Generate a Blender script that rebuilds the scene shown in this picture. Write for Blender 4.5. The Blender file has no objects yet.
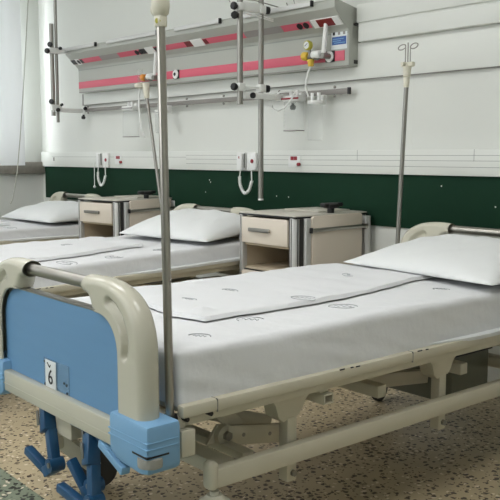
import bpy, bmesh, math, random
from mathutils import Vector, Matrix, noise
R = random.Random(7)
C = bpy.context.scene.collection
PI = math.pi

# ------------------------------------------------------------------ materials
def lin(c):
    return tuple(((v/255)/12.92 if v/255 <= .04045 else ((v/255+.055)/1.055)**2.4) for v in c) + (1,)
def mat(name, col, rough=.5, metal=0, bump=0, bscale=40, var=0, vscale=6, spec=.5, trans=0, alpha=1, coat=0, stretch=None):
    m = bpy.data.materials.new(name); m.use_nodes = True
    nt = m.node_tree; b = nt.nodes['Principled BSDF']
    b.inputs['Base Color'].default_value = lin(col); b.inputs['Roughness'].default_value = rough
    b.inputs['Metallic'].default_value = metal; b.inputs['Specular IOR Level'].default_value = spec
    b.inputs['Transmission Weight'].default_value = trans; b.inputs['Alpha'].default_value = alpha
    b.inputs['Coat Weight'].default_value = coat
    tc = nt.nodes.new('ShaderNodeTexCoord')
    src = tc.outputs['Object']
    if stretch:
        mp = nt.nodes.new('ShaderNodeMapping'); mp.inputs['Scale'].default_value = stretch
        nt.links.new(src, mp.inputs['Vector']); src = mp.outputs['Vector']
    if var:
        n = nt.nodes.new('ShaderNodeTexNoise'); n.inputs['Scale'].default_value = vscale; n.inputs['Detail'].default_value = 4
        nt.links.new(src, n.inputs['Vector'])
        h = nt.nodes.new('ShaderNodeMix'); h.data_type = 'RGBA'
        a = lin(col); h.inputs[6].default_value = tuple(v*(1-var) for v in a[:3])+(1,); h.inputs[7].default_value = tuple(min(1, v*(1+var)) for v in a[:3])+(1,)
        nt.links.new(n.outputs['Fac'], h.inputs[0]); nt.links.new(h.outputs[2], b.inputs['Base Color'])
    if bump:
        n2 = nt.nodes.new('ShaderNodeTexNoise'); n2.inputs['Scale'].default_value = bscale; n2.inputs['Detail'].default_value = 3
        nt.links.new(src, n2.inputs['Vector'])
        bp = nt.nodes.new('ShaderNodeBump'); bp.inputs['Strength'].default_value = bump; bp.inputs['Distance'].default_value = .01
        nt.links.new(n2.outputs['Fac'], bp.inputs['Height']); nt.links.new(bp.outputs['Normal'], b.inputs['Normal'])
    return m
def emit(name, col, s):
    m = bpy.data.materials.new(name); m.use_nodes = True; nt = m.node_tree
    b = nt.nodes['Principled BSDF']; b.inputs['Base Color'].default_value = lin(col)
    b.inputs['Emission Color'].default_value = lin(col); b.inputs['Emission Strength'].default_value = s
    return m
def terrazzo(name, base, chip, chip2, scale, thr, seed):
    m = bpy.data.materials.new(name); m.use_nodes = True; nt = m.node_tree; N = nt.nodes.new; L = nt.links.new
    b = nt.nodes['Principled BSDF']; b.inputs['Roughness'].default_value = .42
    tc = N('ShaderNodeTexCoord'); mp = N('ShaderNodeMapping'); mp.inputs['Location'].default_value = (seed, seed*2, 0)
    L(tc.outputs['Object'], mp.inputs['Vector'])
    wn = N('ShaderNodeTexNoise'); wn.inputs['Scale'].default_value = 60; L(mp.outputs[0], wn.inputs['Vector'])
    wm = N('ShaderNodeMix'); wm.data_type = 'RGBA'; wm.blend_type = 'LINEAR_LIGHT'; wm.inputs[0].default_value = .012
    L(mp.outputs[0], wm.inputs[6]); L(wn.outputs['Color'], wm.inputs[7])
    prev = None
    nz = N('ShaderNodeTexNoise'); nz.inputs['Scale'].default_value = 9; nz.inputs['Detail'].default_value = 6; L(mp.outputs[0], nz.inputs['Vector'])
    mx = N('ShaderNodeMix'); mx.data_type = 'RGBA'; a = lin(base)
    mx.inputs[6].default_value = tuple(v*.8 for v in a[:3])+(1,); mx.inputs[7].default_value = tuple(v*1.15 for v in a[:3])+(1,)
    L(nz.outputs['Fac'], mx.inputs[0]); prev = mx.outputs[2]
    for sc, t, rnd, col in ((scale, thr, .30, chip), (scale*1.9, thr*.95, .24, chip2), (scale*1.3, thr*.9, .12, (225, 212, 190))):
        v = N('ShaderNodeTexVoronoi'); v.voronoi_dimensions = '2D'; v.inputs['Scale'].default_value = sc; L(wm.outputs[2], v.inputs['Vector'])
        c1 = N('ShaderNodeMath'); c1.operation = 'LESS_THAN'; c1.inputs[1].default_value = t; L(v.outputs['Distance'], c1.inputs[0])
        sp = N('ShaderNodeSeparateColor'); L(v.outputs['Color'], sp.inputs[0])
        c2 = N('ShaderNodeMath'); c2.operation = 'LESS_THAN'; c2.inputs[1].default_value = rnd; L(sp.outputs[0], c2.inputs[0])
        mu = N('ShaderNodeMath'); mu.operation = 'MULTIPLY'; L(c1.outputs[0], mu.inputs[0]); L(c2.outputs[0], mu.inputs[1])
        k = N('ShaderNodeMix'); k.data_type = 'RGBA'; k.inputs[7].default_value = lin(col)
        L(mu.outputs[0], k.inputs[0]); L(prev, k.inputs[6]); prev = k.outputs[2]
    L(prev, b.inputs['Base Color'])
    return m

M = dict(
 wall=mat('wall_paint', (222, 224, 218), .6, var=.03, vscale=2, bump=.05, bscale=60),
 wall2=mat('trunking_plastic', (226, 228, 222), .4, var=.02, vscale=3),
 gap=mat('shadow_joint', (120, 122, 118), .7),
 ceil=mat('ceiling_paint', (235, 236, 232), .7, var=.02),
 green=mat('green_board', (22, 53, 37), .7, var=.06, vscale=5, spec=.12),
 sill=mat('marble_sill', (140, 135, 126), .4, var=.22, vscale=30),
 beige=mat('beige_moulded_plastic', (198, 195, 178), .2, var=.02, spec=.5),
 frame=mat('beige_powder_coat', (204, 198, 178), .42, var=.05, vscale=12),
 blue=mat('blue_laminate', (104, 149, 188), .45, var=.03, vscale=4, stretch=(1, 1, 12)),
 bumper=mat('light_blue_plastic', (126, 171, 208), .42, var=.03, vscale=10),
 navy=mat('dark_blue_paint', (32, 78, 116), .35, var=.12, vscale=14),
 steel=mat('brushed_steel', (172, 168, 160), .3, 1, var=.06, vscale=30, stretch=(6, 6, 1)),
 dsteel=mat('dull_steel', (150, 148, 142), .38, .85, var=.06, vscale=20),
 alu=mat('aluminium_profile', (206, 206, 203), .42, .3),
 sheet=mat('white_cotton', (224, 225, 226), .85, bump=.22, bscale=26, var=.012, vscale=5, spec=.15),
 sheet2=mat('white_cotton_pillow', (225, 227, 226), .85, bump=.25, bscale=20, spec=.15),
 mark=mat('grey_textile_print', (180, 182, 185), .9),
 cream=mat('cream_laminate', (222, 212, 197), .45, var=.02, vscale=6),
 flap=mat('pale_beige_laminate', (226, 214, 198), .4, var=.02, vscale=6),
 niche=mat('beige_melamine', (188, 174, 150), .55, var=.05, vscale=8),
 top=mat('grey_beige_worktop', (198, 194, 182), .4, var=.04, vscale=10),
 black=mat('black_plastic', (22, 22, 24), .4),
 rubber=mat('dark_grey_rubber', (52, 50, 48), .6),
 unit=mat('grey_painted_aluminium', (176, 178, 170), .4, .15, var=.02, vscale=3),
 unitlo=mat('grey_unit_underside', (150, 154, 148), .4, .15),
 pink=mat('pink_red_band', (214, 96, 116), .45, var=.03),
 greyband=mat('grey_blank_plate', (150, 146, 142), .5),
 white=mat('white_plastic', (236, 237, 234), .35),
 yellow=mat('yellow_plastic', (226, 190, 70), .4),
 olive=mat('yellow_green_button', (190, 186, 70), .4),
 orange=mat('orange_plastic', (226, 150, 60), .4),
 red=mat('red_plastic', (150, 38, 50), .35),
 dred=mat('dark_red_socket', (120, 16, 22), .3),
 lblue=mat('label_blue', (62, 96, 160), .5),
 paper=mat('white_card', (226, 230, 230), .6),
 ink=mat('dark_ink', (40, 40, 44), .7),
 clear=mat('clear_plastic', (225, 232, 230), .08, trans=.0, alpha=.11),
 smoke=mat('clear_plate', (150, 185, 210), .1, alpha=.25),
 cord=mat('white_cord', (236, 238, 234), .45),
 railgrey=mat('grey_rail', (140, 136, 131), .5, .2),
 roller=mat('grey_roller', (158, 157, 150), .45),
 greycord=mat('grey_cord', (176, 174, 164), .6),
 ivory=mat('ivory_plastic', (226, 222, 204), .35),
 gear=mat('grey_green_housing', (112, 114, 100), .5),
 curtain=mat('white_curtain', (240, 242, 243), .9, bump=.08, bscale=80),
 glass=mat('window_glass', (230, 238, 240), .02, alpha=.15),
 floor=terrazzo('beige_terrazzo', (186, 170, 138), (66, 52, 40), (92, 74, 56), 42, .33, 0),
 strip=terrazzo('green_terrazzo', (128, 138, 118), (30, 34, 28), (60, 70, 58), 44, .42, 3.3),
 lamp=emit('lamp_diffuser', (251, 251, 252), 8.3),
)

def sheer(m, f):
    nt = m.node_tree; b = nt.nodes['Principled BSDF']; t = nt.nodes.new('ShaderNodeBsdfTranslucent'); x = nt.nodes.new('ShaderNodeMixShader')
    t.inputs['Color'].default_value = b.inputs['Base Color'].default_value; x.inputs[0].default_value = f
    nt.links.new(b.outputs[0], x.inputs[1]); nt.links.new(t.outputs[0], x.inputs[2]); nt.links.new(x.outputs[0], nt.nodes['Material Output'].inputs['Surface'])
sheer(M['curtain'], .07)

# ------------------------------------------------------------------ mesh builder
LOC = {}
class MB:
    def __init__(s): s.bm = bmesh.new()
    def _add(s, b, mx=None):
        if mx is not None: bmesh.ops.transform(b, matrix=mx, verts=b.verts)
        me = bpy.data.meshes.new('t'); b.to_mesh(me); b.free(); s.bm.from_mesh(me); bpy.data.meshes.remove(me); return s
    def box(s, c, d, bev=.003, seg=2, rot=None):
        b = bmesh.new(); bmesh.ops.create_cube(b, size=1)
        bmesh.ops.scale(b, vec=d, verts=b.verts)
        bev = min(bev, min(d)*.45)
        if bev > 0: bmesh.ops.bevel(b, geom=b.edges[:], offset=bev, segments=seg, profile=.5, affect='EDGES')
        mx = Matrix.Translation(c)
        if rot: mx = mx @ rot
        return s._add(b, mx)
    def span(s, x0, x1, y0, y1, z0, z1, bev=.003, seg=2):
        return s.box(((x0+x1)/2, (y0+y1)/2, (z0+z1)/2), (abs(x1-x0), abs(y1-y0), abs(z1-z0)), bev, seg)
    def bar(s, p0, p1, w, h, bev=.003, up=(0, 0, 1)):
        p0 = Vector(p0); p1 = Vector(p1); d = p1-p0; y = d.normalized(); u = Vector(up)
        x = y.cross(u)
        if x.length < 1e-4: x = y.cross(Vector((1, 0, 0)))
        x.normalize(); z = x.cross(y)
        return s.box((p0+p1)/2, (w, d.length, h), bev, 2, Matrix((x, y, z)).transposed().to_4x4())
    def cyl(s, p0, p1, r, r2=None, seg=20, bev=0):
        p0 = Vector(p0); p1 = Vector(p1); d = p1-p0
        b = bmesh.new(); bmesh.ops.create_cone(b, cap_ends=True, segments=seg, radius1=r, radius2=r if r2 is None else r2, depth=d.length)
        if bev:
            es = [e for e in b.edges if len([f for f in e.link_faces if len(f.verts) > 4]) == 1]
            bmesh.ops.bevel(b, geom=es, offset=bev, segments=2, profile=.5, affect='EDGES')
        return s._add(b, Matrix.Translation((p0+p1)/2) @ d.to_track_quat('Z', 'Y').to_matrix().to_4x4())
    def sph(s, c, r, sc=(1, 1, 1), seg=16):
        b = bmesh.new(); bmesh.ops.create_uvsphere(b, u_segments=seg, v_segments=seg//2, radius=r)
        return s._add(b, Matrix.Translation(c) @ Matrix.Diagonal((*sc, 1)))
    def lathe(s, c, prof, axis='Z', seg=24):
        b = bmesh.new(); rings = []
        for r, z in prof:
            rings.append([b.verts.new((r*math.cos(2*PI*i/seg), r*math.sin(2*PI*i/seg), z)) for i in range(seg)])
        for a, q in zip(rings, rings[1:]):
            for i in range(seg): b.faces.new((a[i], a[(i+1) % seg], q[(i+1) % seg], q[i]))
        b.faces.new(rings[0][::-1]); b.faces.new(rings[-1])
        rot = {'Z': Matrix.Identity(4), 'Y': Matrix.Rotation(PI/2, 4, 'X'), 'X': Matrix.Rotation(PI/2, 4, 'Y')}[axis]
        return s._add(b, Matrix.Translation(c) @ rot)
    def tube(s, pts, r, seg=10, closed=False):
        pts = [Vector(p) for p in pts]; n = len(pts); b = bmesh.new(); rings = []
        nrm = None
        for i, p in enumerate(pts):
            t = (pts[(i+1) % n]-pts[i-1]) if closed else (pts[min(i+1, n-1)]-pts[max(i-1, 0)])
            t.normalize()
            if nrm is None:
                nrm = t.cross(Vector((0, 0, 1)))
                if nrm.length < .1: nrm = t.cross(Vector((1, 0, 0)))
            nrm = (nrm - t*nrm.dot(t)).normalized(); bi = t.cross(nrm)
            rr = r[i] if isinstance(r, (list, tuple)) else r
            rings.append([b.verts.new(p+(nrm*math.cos(2*PI*k/seg)+bi*math.sin(2*PI*k/seg))*rr) for k in range(seg)])
        m = n if closed else n-1
        for i in range(m):
            a, q = rings[i], rings[(i+1) % n]
            for k in range(seg): b.faces.new((a[k], a[(k+1) % seg], q[(k+1) % seg], q[k]))
        if not closed: b.faces.new(rings[0][::-1]); b.faces.new(rings[-1])
        return s._add(b)
    def prism(s, poly, axis, a, c, bev=0):
        # poly: 2D points; axis 'x': (y,z); 'y': (x,z); 'z': (x,y)
        f = {'x': lambda u, v, w: (w, u, v), 'y': lambda u, v, w: (u, w, v), 'z': lambda u, v, w: (u, v, w)}[axis]
        b = bmesh.new()
        A = [b.verts.new(f(u, v, a)) for u, v in poly]; B = [b.verts.new(f(u, v, c)) for u, v in poly]
        b.faces.new(A); b.faces.new(B[::-1]); n = len(poly)
        for i in range(n): b.faces.new((A[i], B[i], B[(i+1) % n], A[(i+1) % n]))
        bmesh.ops.recalc_face_normals(b, faces=b.faces)
        if bev: bmesh.ops.bevel(b, geom=b.edges[:], offset=bev, segments=2, profile=.5, affect='EDGES')
        return s._add(b)
    def grid(s, nu, nv, fn, closeu=False):
        b = bmesh.new(); V = [[b.verts.new(fn(i/(nu if closeu else nu-1), j/(nv-1))) for j in range(nv)] for i in range(nu)]
        for i in range(nu if closeu else nu-1):
            for j in range(nv-1): b.faces.new((V[i][j], V[(i+1) % nu][j], V[(i+1) % nu][j+1], V[i][j+1]))
        return s._add(b)
    def build(s, name, m, parent=None, ang=40, origin=None):
        b = s.bm; bmesh.ops.remove_doubles(b, verts=b.verts, dist=1e-6); bmesh.ops.recalc_face_normals(b, faces=b.faces)
        if parent is not None: off = LOC[parent.name]
        elif origin is not None: off = Vector(origin)
        else:
            xs = [v.co for v in b.verts]; lo = [min(v[k] for v in xs) for k in range(3)]; hi = [max(v[k] for v in xs) for k in range(3)]
            off = Vector(((lo[0]+hi[0])/2, (lo[1]+hi[1])/2, lo[2]))
        bmesh.ops.translate(b, vec=-off, verts=b.verts)
        me = bpy.data.meshes.new(name); b.to_mesh(me); b.free()
        me.polygons.foreach_set('use_smooth', [True]*len(me.polygons)); me.set_sharp_from_angle(angle=math.radians(ang))
        me.materials.append(M[m] if isinstance(m, str) else m)
        o = bpy.data.objects.new(name, me); C.objects.link(o)
        if parent is not None: o.parent = parent
        else: o.location = off
        LOC[o.name] = off.copy()
        return o
def tag(o, label, cat, group=None):
    o['label'] = label; o['category'] = cat
    if group: o['group'] = group
    return o
def thing(name, loc, label, cat, group=None):
    o = bpy.data.objects.new(name, None); C.objects.link(o); o.location = loc; o.empty_display_size = .1
    LOC[o.name] = Vector(loc); return tag(o, label, cat, group)
def struct(mb, name, m):
    o = mb.build(name, m); o['kind'] = 'structure'; return o
def dup(o, parent=None):
    c = o.copy(); C.objects.link(c)
    if parent is not None: c.parent = parent
    for ch in list(o.children): dup(ch, c)
    return c
def lab(o, l): o['label'] = l; return o
def text_mesh(body, size, depth=.0006):
    cu = bpy.data.curves.new('t', 'FONT'); cu.body = body; cu.size = size; cu.extrude = depth; cu.align_x = 'CENTER'; cu.align_y = 'CENTER'
    o = bpy.data.objects.new('t', cu); C.objects.link(o)
    me = bpy.data.meshes.new_from_object(o.evaluated_get(bpy.context.evaluated_depsgraph_get()))
    bpy.data.objects.remove(o); bpy.data.curves.remove(cu)
    b = bmesh.new(); b.from_mesh(me); bpy.data.meshes.remove(me); return b
def nz(x, y, z=0): return noise.noise(Vector((x, y, z)))
def sm(a, b, x):
    t = max(0, min(1, (x-a)/(b-a))); return t*t*(3-2*t)

# ------------------------------------------------------------------ the room
XL, XR, YB, YF, ZC = -4.843, 3.3, 2.35, -4.2, 3.0
struct(MB().span(XL-.3, XR+.2, YF-.2, YB+.2, -.1, 0, 0), 'floor', 'floor')
struct(MB().span(XL, XR, -3.2, .155, -.0005, .0012, 0), 'trim_1', 'strip')           # green terrazzo band in the aisle
struct(MB().span(XL-.3, XR+.2, YF-.2, YB+.2, ZC, ZC+.1, 0), 'ceiling', 'ceil')
struct(MB().span(XL-.3, XR+.2, YB, YB+.2, 0, ZC, 0), 'wall_back', 'wall')
struct(MB().span(XR, XR+.2, YF, YB, 0, ZC, 0), 'wall_right', 'wall')
FILL_WIN = [(-4.2, -2.2), (-1.7, .3)]  # unseen front windows, added to brighten the back wall and footboard
w = MB(); w.span(XL-.3, XR+.2, YF-.2, YF, 0, 1.2, 0); w.span(XL-.3, XR+.2, YF-.2, YF, 2.6, ZC, 0)
for a, b in ((XL-.3, -4.2), (-2.2, -1.7), (.3, XR+.2)): w.span(a, b, YF-.2, YF, 1.2, 2.6, 0)
struct(w, 'wall_front', 'wall')
for k, (a, b) in enumerate(FILL_WIN):
    f = MB(); yy = YF-.12
    for z in (1.235, 2.1, 2.565): f.span(a, b, yy-.03, yy+.03, z-.035, z+.035, .004)
    for x in (a+.035, (a+b)/2, b-.035): f.span(x-.035, x+.035, yy-.03, yy+.03, 1.2, 2.6, .004)
    wo = struct(f, 'window_%d' % (k+3), 'white')
    MB().span(a+.03, b-.03, yy-.004, yy+.004, 1.23, 2.57, 0).build('pane', 'glass', wo)
WIN = [(.25, 2.16), (-2.9, -.6)]; WZ0, WZ1 = 1.06, 2.6
w = MB(); w.span(XL-.3, XL, YF, YB, 0, WZ0-.1, 0); w.span(XL-.3, XL, YF, YB, WZ1, ZC, 0)
ys = [YF, -2.9, -.6, .25, 2.16, YB]
for a, b in ((ys[0], ys[1]), (ys[2], ys[3]), (ys[4], ys[5])): w.span(XL-.3, XL, a, b, WZ0-.1, WZ1, 0)
struct(w, 'wall_left', 'wall')
for k, (a, b) in enumerate(WIN):
    f = MB(); xx = XL-.16
    for z in (WZ0+.035, 2.1, WZ1-.035): f.span(xx-.03, xx+.03, a, b, z-.035, z+.035, .004)
    for y in (a+.035, (a+b)/2, b-.035): f.span(xx-.03, xx+.03, y-.035, y+.035, WZ0, WZ1, .004)
    wo = struct(f, 'window_%d' % (k+1), 'white')
    MB().span(xx-.004, xx+.004, a+.03, b-.03, WZ0+.03, WZ1-.03, 0).build('pane', 'glass', wo)
s = MB(); s.span(XL-.3, XL+.06, .1, YB-.005, .955, WZ0, .01); s.span(XL-.3, XL+.06, -3.0, -.5, .955, WZ0, .01)
struct(s, 'trim_2', 'sill')
# green wall board, dado trunking, upper service trunking
struct(MB().span(-4.775, XR, YB-.012, YB, .745, 1.022, .001), 'trim_3', 'green')
struct(MB().span(XL, XR-.02, YF, YF+.012, .0, 1.05, .001), 'trim_11', 'green')  # unseen dark board, added to cut low light bouncing under the bed
d = MB(); d.span(-4.81, XR, YB-.03, YB, 1.020, 1.146, .003)
struct(d, 'trim_4', 'wall2')
g = MB()
for z in (1.062, 1.092, 1.118): g.span(-2.6, XR, YB-.0306, YB-.0295, z-.0008, z+.0008, 0)
for z in (1.105,): g.span(-4.6, -2.6, YB-.0306, YB-.0295, z-.0008, z+.0008, 0)
for x in (-.28, -1.02, 1.2): g.span(x-.001, x+.001, YB-.0306, YB-.0295, 1.09, 1.146, 0)
struct(g, 'trim_5', 'gap')
struct(MB().span(-.68, -.678, YB-.0006, YB+.001, 1.15, 1.5, 0), 'trim_6', 'wall2')
u = MB(); u.span(-1.02, XR, YB-.055, YB, 1.812, 1.905, .006); u.span(-1.005, XR, YB-.055, YB, 1.712, 1.800, .006)
u.span(-1.05, XR, YB-.042, YB, 1.80, 1.812, 0)
struct(u, 'trim_7', 'wall2')
u = MB(); u.span(-4.03, XR, YB-.022, YB, 1.522, 1.712, .004)
struct(u, 'trim_8', 'wall2')
u = MB(); u.span(-4.05, -4.031, YB-.023, YB, 1.52, 1.61, .002); u.span(-4.05, XR, YB-.0225, YB, 1.5190, 1.5215, .0005)
struct(u, 'trim_9', 'greyband')
h = MB()
for x, z in ((-1.69, .873), (-1.583, .871), (-.476, .968), (-.167, .880), (-2.348, .941), (-2.404, .873), (-2.36, .955)):
    h.sph((x, YB-.012, z), .004, (1, .3, 1), 8)
struct(h, 'trim_10', 'wall2')      # little plugs in the green board

# ------------------------------------------------------------------ ceiling lamps
for i, (x, y) in enumerate([(-3.3, .3), (-1.2, .3), (.9, .3), (-3.6, -1.7), (-1.9, -1.7), (-.2, -1.7), (1.5, -1.7)]):
    t = thing('ceiling_lamp', (x, y, ZC-.07), 'rectangular white ceiling lamp panel out of the photo above the beds', 'lamp', 'ceiling lamps')
    f = MB()
    for sx in (-1, 1): f.span(x+sx*.6-.02, x+sx*.6+.02, y-.32, y+.32, ZC-.07, ZC, .004)
    for sy in (-1, 1): f.span(x-.6, x+.6, y+sy*.3-.02, y+sy*.3+.02, ZC-.07, ZC, .004)
    f.build('frame', 'white', t)
    MB().span(x-.575, x+.575, y-.275, y+.275, ZC-.055, ZC-.02, 0).build('diffuser', 'lamp', t)

# ------------------------------------------------------------------ curtain and cord at the window
def cur(y0, y1, label):
    def side(off):
        return lambda a, b: (XL+.085+off+.007*math.sin(a*(y1-y0)*26)+.006*nz(a*5, b*2), y0+(y1-y0)*a, 1.03+1.72*b)
    m = MB(); m.grid(120, 14, side(0))
    tag(m.build('window_curtain', 'curtain'), label, 'curtain', None)
    tag(MB().cyl((XL+.085, y0-.1, 2.78), (XL+.085, y1+.06, 2.78), .012).build('curtain_rod', 'white'), 'white curtain rod above ' + label.split(' hanging ')[1], 'curtain rod')
cur(.2, 2.143, 'white sheer curtain hanging over the window beside the farthest bed')
cur(-2.95, -.55, 'white sheer curtain hanging over the second window out of the photo')
pts = [(-4.72, 2.215, 2.74), (-4.72, 2.20, 2.43), (-4.72, 2.14, 1.76), (-4.72, 2.086, 1.25), (-4.72, 2.048, .95), (-4.72, 2.0, .735), (-4.72, 1.98, .70)]
tag(MB().tube(pts, .0045, 8).build('pull_string', 'greycord'), 'thin grey cord hanging slanted in front of the window edge', 'cord')

# ------------------------------------------------------------------ hospital bed (local: x centre 0, foot front y=0)
bed = thing('hospital_bed', (0, 0, 0), 'nearest hospital bed, with blue footboard numbered 6 and beige frame', 'hospital bed', 'hospital beds')
TILT = []
def moulded(sx, yc, headend=False):
    """curved beige corner moulding of an end board, a loft between its inner and outer outline"""
    I = [(.172, .772), (.186, .770), (.198, .765), (.206, .754), (.211, .743), (.218, .734), (.237, .732), (.260, .731), (.286, .724), (.309, .709), (.326, .688), (.335, .662), (.338, .635), (.338, .58), (.338, .52), (.338, .45)]
    O = [(.172, .818), (.20, .820), (.235, .8205), (.268, .8195), (.303, .815), (.336, .807), (.366, .795), (.392, .779), (.413, .758), (.428, .735), (.438, .709), (.444, .68), (.446, .65), (.447, .60), (.447, .53), (.447, .45)]
    G = [(.300, .768), (.333, .754), (.358, .731), (.374, .702), (.379, .672), (.371, .646)]
    def gd(x, z):
        best = 9
        for (ax, az), (bx, bz) in zip(G, G[1:]):
            dx, dz = bx-ax, bz-az; t = max(0, min(1, ((x-ax)*dx+(z-az)*dz)/(dx*dx+dz*dz)))
            best = min(best, math.hypot(x-ax-t*dx, z-az-t*dz))
        return best
    def lerp(P, s):
        k = s*(len(P)-1); i = min(int(k), len(P)-2); f = k-i
        p0 = P[max(i-1, 0)]; p1 = P[i]; p2 = P[i+1]; p3 = P[min(i+2, len(P)-1)]
        return tuple(.5*((2*b)+(c-a)*f+(2*a-5*b+4*c-d)*f*f+(3*b-a-3*c+d)*f**3) for a, b, c, d in zip(p0, p1, p2, p3))
    nu, nv = 90, 28
    def mk(face):
        def fn(a, b):
            b2 = .5-.5*math.cos(PI*b)*1.0
            i = lerp(I, a); o = lerp(O, a)
            x = i[0]+(o[0]-i[0])*b2; z = i[1]+(o[1]-i[1])*b2
            wid = math.hypot(o[0]-i[0], o[1]-i[1]); din = b2*wid; dout = (1-b2)*wid
            r = .026; hmax = .031
            e = lambda q, rr: math.sqrt(max(0, 1-(1-min(1, q/rr))**2))
            hh = hmax*e(dout, r)
            rin = .02 if a < .36 else .008
            lo = 0 if a < .36 else .82
            hh = min(hh, hmax*(lo+(1-lo)*e(din, rin)))
            g = gd(x, z)
            hh -= .017*(1-sm(.002, .016, g))
            hh = max(hh, 0.0)
            return (sx*x, yc+face*hh, z)
        return fn
    m = MB(); m.grid(nu, nv, mk(-1)); m.grid(nu, nv, mk(1))
    m.span(sx*.3385, sx*.4465, yc-.029, yc+.029, .445, .452, 0)
    return m
def rounded_top(x, z0, z1, r, n=8):
    p = [(-x, z0), (x, z0)]
    p += [(x-r+r*math.cos(t*PI/2/n), z1-r+r*math.sin(t*PI/2/n)) for t in range(n+1)]
    p += [(-x+r-r*math.sin(t*PI/2/n), z1-r+r*math.cos(t*PI/2/n)) for t in range(n+1)]
    return p
def endboard(nm, yc, front):
    p = MB().prism(rounded_top(.342, .44, .728, .092), 'y', yc-.012, yc+.012).build(nm, 'blue' if front else 'beige', bed)
    for sx in (-1, 1): moulded(sx, yc).build('moulded_corner', 'beige', p, ang=60)
    MB().cyl((-.18, yc, .794), (.18, yc, .794), .0165, seg=20).build('grab_tube', 'steel', p)
    MB().span(-.255, .255, yc-.013, yc+.013, .7282, .7345, .001).build('edge_strip', 'dsteel', p)
    f = yc-.036 if front else yc+.012
    r = MB(); r.span(-.316, .316, f, f+.026, .411, .476, .006); r.span(-.316, .316, f-.0006, f+.003, .434, .4385, .001)
    r.build('lower_rail', 'beige', p)
    TILT.append(p); return p
fb = endboard('footboard', .036, True)
lab(fb, 'flat blue panel of the foot end')
hb = endboard('headboard', 2.03, False); hb.scale.x = 1.055
for sx in (-1, 1):
    for yy, s2 in ((0, 1), (2.066, -1)):
        b = MB(); poly = [(-.004, .420), (.012, .383), (.092, .387), (.092, .503), (-.004, .503)]
        # block with chamfered underside
        b.prism([(sx*.312, .405), (sx*.352, .386), (sx*.452, .380), (sx*.484, .387), (sx*.484, .503), (sx*.312, .503)], 'y', yy-s2*.006, yy+s2*.092, .012)
        for z in (.462, .447): b.span(sx*.313, sx*.4852, yy-s2*.0072, yy+s2*.082, z-.002, z+.002, .0008)
        o = b.build('corner_bumper', 'bumper', bed)
        rr = MB(); rr.lathe((sx*.460, yy+s2*.019, .397), [(.022, 0), (.030, .004), (.031, .016), (.030, .026), (.024, .028)])
        rr.build('bumper_roller', 'roller', o)
        sl = MB(); sl.span(sx*.422, sx*.4857, yy-s2*.0075, yy+s2*.055, .427, .4315, .001); sl.build('roller_slot', 'black', o)
        TILT.append(o)
# platform
pf = MB()
for sx in (-1, 1):
    pf.span(sx*.434, sx*.462, .112, 2.0, .491, .523, .007)
    pf.span(sx*.405, sx*.438, .12, 1.99, .464, .492, .004)
    pf.span(sx*.418, sx*.46, .108, .15, .395, .462, .004)
pf.span(-.44, .44, .105, .135, .452, .490, .004); pf.span(-.44, .44, 1.965, 1.995, .436, .50, .004)
for y in (.62, 1.12, 1.55): pf.span(-.43, .43, y-.018, y+.018, .455, .490, .003)
pf = pf.build('mattress_platform', 'frame', bed); TILT.append(pf)
for a, b in ((.125, .70), (.71, 1.10), (1.11, 1.98)): MB().span(-.425, .425, a, b, .497, .511, .004).build('deck_panel', 'frame', pf)
for sx in (-1, 1):
    for y in (.216, .97): MB().span(sx*.4315, sx*.4625, y-.0012, y+.0012, .4905, .5235, 0).build('rail_seam', 'gap', pf)
for sx in (-1, 1):
    for y in (.128, .20): MB().cyl((sx*.43, y, .487), (sx*.458, y, .487), .006, seg=12).build('rubber_bush', 'black', pf)
for y, z, l in ((.66, .521, .02), (.70, .520, .012), (.725, .519, .018), (1.005, .521, .022), (1.04, .520, .014)):
    MB().box((.4605, y, z), (.004, l, .004), .0015).build('paint_chip', 'black', pf)
# open ended cross beam
cb = MB(); cb.span(-.45, .45, .600, .638, .426, .431, .001); cb.span(-.45, .45, .600, .638, .451, .456, .001); cb.span(-.45, .45, .600, .605, .426, .456, .001); cb.span(-.45, .45, .633, .638, .426, .456, .001)
cb = cb.build('cross_beam', 'frame', bed); TILT.append(cb)
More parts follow.
